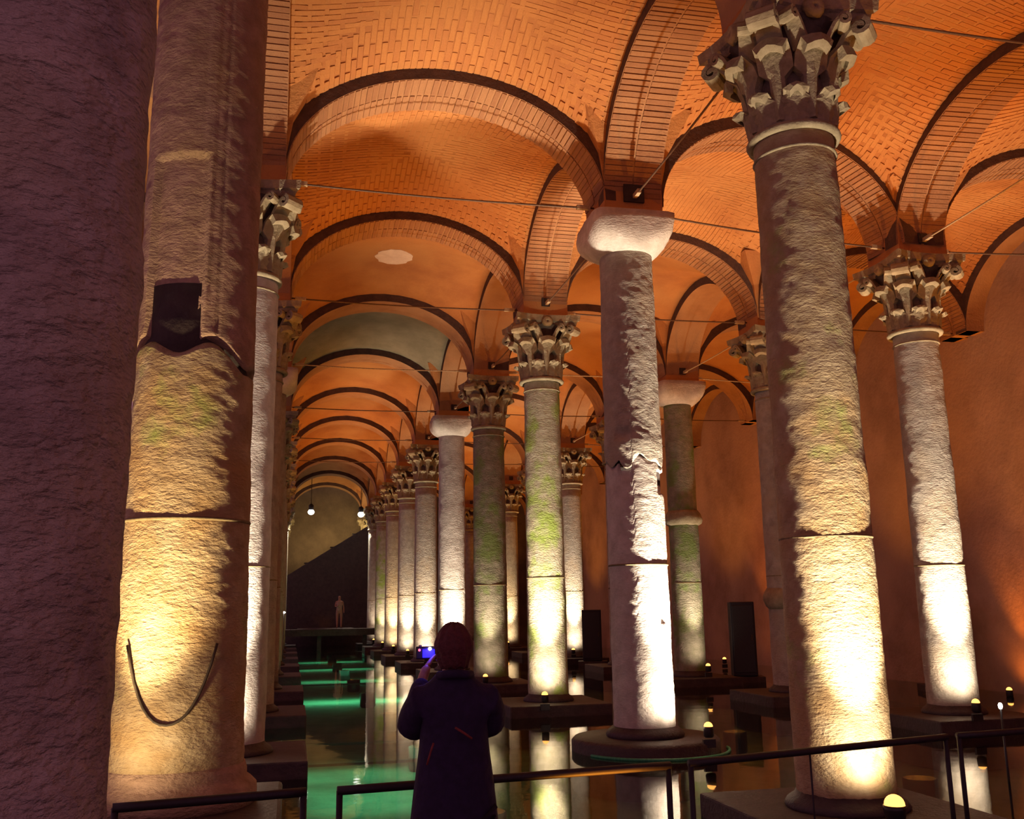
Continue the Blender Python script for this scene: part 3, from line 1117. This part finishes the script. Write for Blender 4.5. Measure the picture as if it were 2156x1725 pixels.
def fingers(root, wr, kn, curl_dir, side):
    wr, kn = Vector(wr), Vector(kn)
    d = (kn - wr).normalized()
    c = Vector(curl_dir).normalized()
    sidev = d.cross(c).normalized()
    for j in range(4):
        off = sidev * (-.027 + .018 * j)
        L = (.068, .078, .072, .056)[j]
        a = kn - d * .012 + off
        b = a + d * L * .45 + c * L * .12
        g = b + d * L * .16 + c * L * .35
        h = g - d * L * .10 + c * L * .30
        skin_mesh('finger', [(tuple(a), .0095), (tuple(b), .0088), (tuple(g), .008), (tuple(h), .0065)], [(0, 1), (1, 2), (2, 3)], M['skin'], root, 0, 1)
    a = wr + d * .035 + sidev * side * .022
    b = a + sidev * side * .028 + d * .030 + c * .012
    g = b + d * .026 + c * .018
    skin_mesh('thumb', [(tuple(a), .011), (tuple(b), .010), (tuple(g), .008)], [(0, 1), (1, 2)], M['skin'], root, 0, 1)

PX, PY = .755, 4.60
person = empty('person', (PX, PY, 0), math.radians(-4))
tag(person, 'person seen from behind in a long dark coat, raising a glowing compact camera', 'person')
ARMS = {'l': ((-.155, 0, 1.315), (-.205, .10, 1.13), (-.13, .27, 1.37), (-.105, .315, 1.43)),
        'r': ((.155, 0, 1.315), (.195, .10, 1.13), (.03, .29, 1.36), (-.01, .335, 1.42))}
body(person, ARMS)
fingers(person, ARMS['l'][2], ARMS['l'][3], (.5, .4, .3), 1)
fingers(person, ARMS['r'][2], ARMS['r'][3], (-.5, .4, .3), -1)
# face details (turned away from us)
skin_mesh('nose', [((0, .095, 1.56), .008), ((0, .118, 1.53), .014)], [(0, 1)], M['skin'], person, 0, 1)
for sx in (-1, 1):
    skin_mesh('ear', [((sx * .075, .01, 1.565), (.006, .016)), ((sx * .082, .005, 1.54), (.007, .02)), ((sx * .076, .012, 1.515), (.006, .012))], [(0, 1), (1, 2)], M['skin'], person, 0, 1)
    V, F = tube_vf([(sx * .032, .092, 1.562), (sx * .032, .102, 1.562)], .012, 10)
    mesh_obj('eye', V, F, M['eye'], person, True)
box('mouth', (0, .105, 1.495), (.045, .008, .010), M['piping'], person)
# hair: short rounded cap with strands ridged, covers the back of the head down to the collar
V = []; F = []
n, nz = 40, 22
for s in range(nz + 1):
    t = s / nz
    z = 1.435 + .205 * t
    prof_ = math.sin(math.acos(min(1, max(0, (t - .45) / .56)))) if t > .45 else (.70 + .30 * (t / .45) ** .8)
    for j in range(n):
        a = 2 * PI * j / n
        rx, ry = .090, .108
        front = max(0, math.sin(a))
        k_ = prof_
        yy = ry * math.sin(a) * k_
        if front > 0 and z < 1.585: yy *= .25
        d = 1 + .05 * math.sin(a * 13 + t * 5) + .04 * noise.noise(Vector((math.cos(a) * 3, math.sin(a) * 3, t * 4)))
        V.append((rx * math.cos(a) * k_ * d, .008 + yy * d, z + .006 * math.sin(a * 9)))
for s in range(nz):
    for j in range(n):
        F.append((s * n + j, s * n + (j + 1) % n, (s + 1) * n + (j + 1) % n, (s + 1) * n + j))
F.append(tuple(range(nz * n, (nz + 1) * n))); F.append(tuple(reversed(range(n))))
mesh_obj('hair', V, F, M['hair'], person, True)
# coat: torso, skirt and sleeves as one continuous garment
cv = [((0, 0, .44), (.245, .16)), ((0, 0, .72), (.225, .155)), ((0, 0, .93), (.200, .145)), ((0, 0, 1.08), (.175, .135)), ((0, -.01, 1.20), (.18, .135)), ((0, -.01, 1.31), (.165, .12)), ((0, 0, 1.385), (.095, .085)), ((0, .01, 1.43), (.080, .08))]
ce = [(i, i + 1) for i in range(7)]
for s in ('l', 'r'):
    sh, el, wr, kn = ARMS[s]
    b = len(cv)
    cv += [((sh[0] * .96, sh[1], sh[2] - .02), .088), ((sh[0] * 1.12, .05, 1.225), .088), ((el[0] * .93, el[1] - .02, el[2] + .01), .082), (wr, .046)]
    ce += [(5, b), (b, b + 1), (b + 1, b + 2), (b + 2, b + 3)]
skin_mesh('coat', cv, ce, M['coat'], person, 0, 2)
def trouser():
    v = [((0, 0, .86), (.15, .12))]; e = []
    for sx in (-1, 1):
        b = len(v)
        v += [((sx * .09, 0, .76), .095), ((sx * .10, .01, .44), .074), ((sx * .10, -.01, .10), .060)]
        e += [(0, b), (b, b + 1), (b + 1, b + 2)]
    return skin_mesh('trousers', v, e, M['trousers'], person, 0)
trouser()
for sx in (-1, 1):
    skin_mesh('shoe', [((sx * .10, -.04, .045), (.045, .04)), ((sx * .105, .06, .04), (.045, .035)), ((sx * .11, .15, .03), (.035, .025))], [(0, 1), (1, 2)], M['housing'], person, 0, 1)
tube('collar', [(-.075, -.045, 1.405), (-.04, -.088, 1.41), (0, -.098, 1.413), (.04, -.088, 1.41), (.075, -.045, 1.405)], .020, M['coat'], person, 8)
tube('piping', [(-.01, -.158, 1.185), (.03, -.160, 1.160), (.065, -.158, 1.135)], .006, M['piping'], person, 6, label='dull red piping on the coat')
tube('piping', [(-.105, -.137, 1.12), (-.12, -.146, 1.08), (-.135, -.150, 1.03)], .005, M['piping'], person, 6, label='dull red piping on the coat')
# the camera in the raised hands
cmr = empty('compact_camera', (.672, 4.955, 1.492), math.radians(-6))
box('camera_body', (0, 0, 0), (.105, .028, .062), M['housing'], cmr, bev=.006)
box('screen', (.012, -.0155, -.003), (.060, .003, .040), M['led_blue'], cmr, label='screen glowing deep blue')
V, F = tube_vf([(.018, -.016, .020), (.018, -.024, .020)], .0085, 12); mesh_obj('bright_indicator', V, F, M['led_white'], cmr, True, label='blinding bluish white light')
V, F = tube_vf([(-.034, -.014, .014), (-.034, -.021, .014)], .0065, 12); mesh_obj('red_indicator', V, F, M['led_red'], cmr, True, label='small red light')
V, F = tube_vf([(0, .014, 0), (0, .034, 0)], .024, 18); mesh_obj('lens_barrel', V, F, M['housing'], cmr, True)
V, F = tube_vf([(-.03, 0, .03), (-.03, 0, .038)], .008, 12); mesh_obj('shutter_button', V, F, M['rod_pale'], cmr, True)
tag(cmr, 'compact camera with blue-lit screen held up left of the head', 'camera')
l = bpy.data.lights.new('screen_glow', 'POINT'); l.energy = .35; l.color = (.05, .03, 1); l.shadow_soft_size = .02
o = bpy.data.objects.new('screen_glow', l); COL.objects.link(o); o.location = (.68, 4.915, 1.50)

# distant visitor on the platform
fp = empty('person', (2.36, 49.4, .88), 0)
fa_ = {'l': ((-.16, 0, 1.31), (-.20, -.08, 1.08), (-.08, -.22, 1.10), (-.06, -.27, 1.12)), 'r': ((.16, 0, 1.31), (.21, 0, 1.05), (.22, -.05, .82), (.22, -.07, .76))}
body(fp, fa_)
skin_mesh('shirt', [((0, 0, .84), (.17, .13)), ((0, 0, 1.06), (.15, .12)), ((0, 0, 1.30), (.165, .12)), ((0, 0, 1.385), (.08, .08)), ((-.19, -.03, 1.15), .06), ((.20, 0, 1.15), .06)], [(0, 1), (1, 2), (2, 3), (2, 4), (2, 5)], M['pale_cloth'], fp, 1, 1)
tag(fp, 'tiny faint person standing on the platform at the far end', 'person')

# ------------------------------------------------------------------ railing along the walkway edge
RZ = .80
def railing(p, q, label, mids=(.5,), z0=-.02):
    root = empty('railing', (p[0], p[1], 0))
    P = Vector((0, 0, RZ)); Q = Vector((q[0] - p[0], q[1] - p[1], RZ))
    d = (Q - P).normalized()
    N = 8
    tube('handrail', [P + (Q - P) * s / N for s in range(N + 1)], .023, M['rail'], root, 10)
    for e in (P + d * .012, Q - d * .012):
        tube('post', [(e.x, e.y, z0), (e.x, e.y, RZ)], .017, M['rail'], root, 10)
        lathe('foot', [(.045, -.005), (.045, .008), (.02, .012)], 12, M['rail'], root, loc=(e.x, e.y, 0))
    for t in mids:
        e = P + (Q - P) * t
        tube('baluster', [(e.x, e.y, .12), (e.x, e.y, RZ)], .006, M['rail'], root, 6)
    a = P + d * .01; b = Q - d * .01
    tube('bottom_rail', [(a.x, a.y, .12), (b.x, b.y, .12)], .012, M['rail'], root, 8)
    tag(root, label, 'railing')
railing((-.80, 5.17), (.105, 5.32), 'black railing length ending at a post beside the person\'s left', ())
railing((.262, 5.30), (2.17, 5.52), 'black railing length passing behind the person', (.44,))
railing((2.30, 5.55), (4.39, 6.05), 'black railing length in front of the massive leafy column', (.43,))
railing((4.49, 6.07), (6.4, 6.30), 'black railing length running out at the right edge', ())
ed = box('floor_walkway_edge', (2.8, 5.35, -.03), (7.4, .3, .05), M['deck']); ed['kind'] = 'structure'
bpy.data.objects.remove(ed)

# ------------------------------------------------------------------ tall dark cabinets by the right wall
def cabinet(x, y, wd, h, label, z0=-.02):
    root = empty('cabinet', (x, y, z0), math.radians(-18))
    box('cabinet_body', (0, 0, h / 2 + .06), (wd, .45, h), M['panel'], root, bev=.02)
    box('front_panel', (0, -.235, h / 2 + .06), (wd * .86, .02, h * .9), M['housing'], root, bev=.008)
    box('handle', (wd * .33, -.255, h * .55), (.02, .02, .14), M['rod'], root)
    box('foot_plinth', (0, 0, -.26), (wd + .3, .7, .62), M['plinth'], root)
    tag(root, label, 'cabinet')
cabinet(10.75, 22.2, .58, 1.75, 'tall black cabinet left of the knobbed column')
cabinet(13.3, 18.2, .62, 1.65, 'tall black cabinet beside the bright right-edge column')
cabinet(9.55, 30.6, .62, 1.6, 'tall black cabinet just left of the pale seamed column')
# small white lamps
for (x, y, z, t) in ((-.22, 35.0, 1.71, 'small white lamp glinting on the far left row'), (7.2, 9.0, .64, 'tiny bluish white lamp low near the right edge')):
    root = empty('small_lamp', (x, y, z))
    lathe('lens', [(.012, -.03), (.05 if y > 20 else .02, -.015), (.055 if y > 20 else .022, .01), (.012, .03)], 14, M['lens_white'], root)
    tube('stem', [(0, 0, -.02), (0, 0, -z - .55)], .012, M['housing'], root, 6)
    tag(root, t, 'lamp')
# pale patch on the vault
f_ = bay_map(0, 2)
n = 24
def patch_pt(dx, dy):
    cx, cy = 1.97 , 19.9
    A_, B_ = node(0, 2), node(1, 3)
    a = ((cx + dx) - (A_[0] + B_[0]) / 2) / AH; b = ((cy + dy) - (A_[1] + B_[1]) / 2) / AH
    return (cx + dx, cy + dy, ZAB + web_z(a, b) - .012)
V = [patch_pt(0, 0)] + [patch_pt(.40 * math.cos(2 * PI * j / n) * (1 + .08 * math.sin(j * 2.3)), .42 * math.sin(2 * PI * j / n) * (1 + .06 * math.sin(j * 3.1))) for j in range(n)]
V += [(x, y, z + .05) for x, y, z in V]
F = [(0, j, j % n + 1) for j in range(1, n + 1)] + [(n + 1, j % n + n + 2, j + n + 1) for j in range(1, n + 1)] + [(j, j + n + 1, j % n + n + 2, j % n + 1) for j in range(1, n + 1)]
pt_ = mesh_obj('plaster_patch', V, F, M['plaster'])
tag(pt_, 'pale round plaster patch on the vault between the second and third cross arches', 'patch')
# green-lit plinth edge of the plain-capital column, painted as a thin green tube
hp = []
for s in range(25):
    t = s / 24
    a = math.radians(200 + 150 * t)
    hp.append((4.60 + .98 * math.cos(a), 12.3 + .98 * math.sin(a) * 1.0, WATER + .012))
hs = tube('lit_edge', hp, .018, M['lit_edge'], None, 8)
tag(hs, 'thin curve of painted green light on the water before the plain-capital column', 'lit_edge')
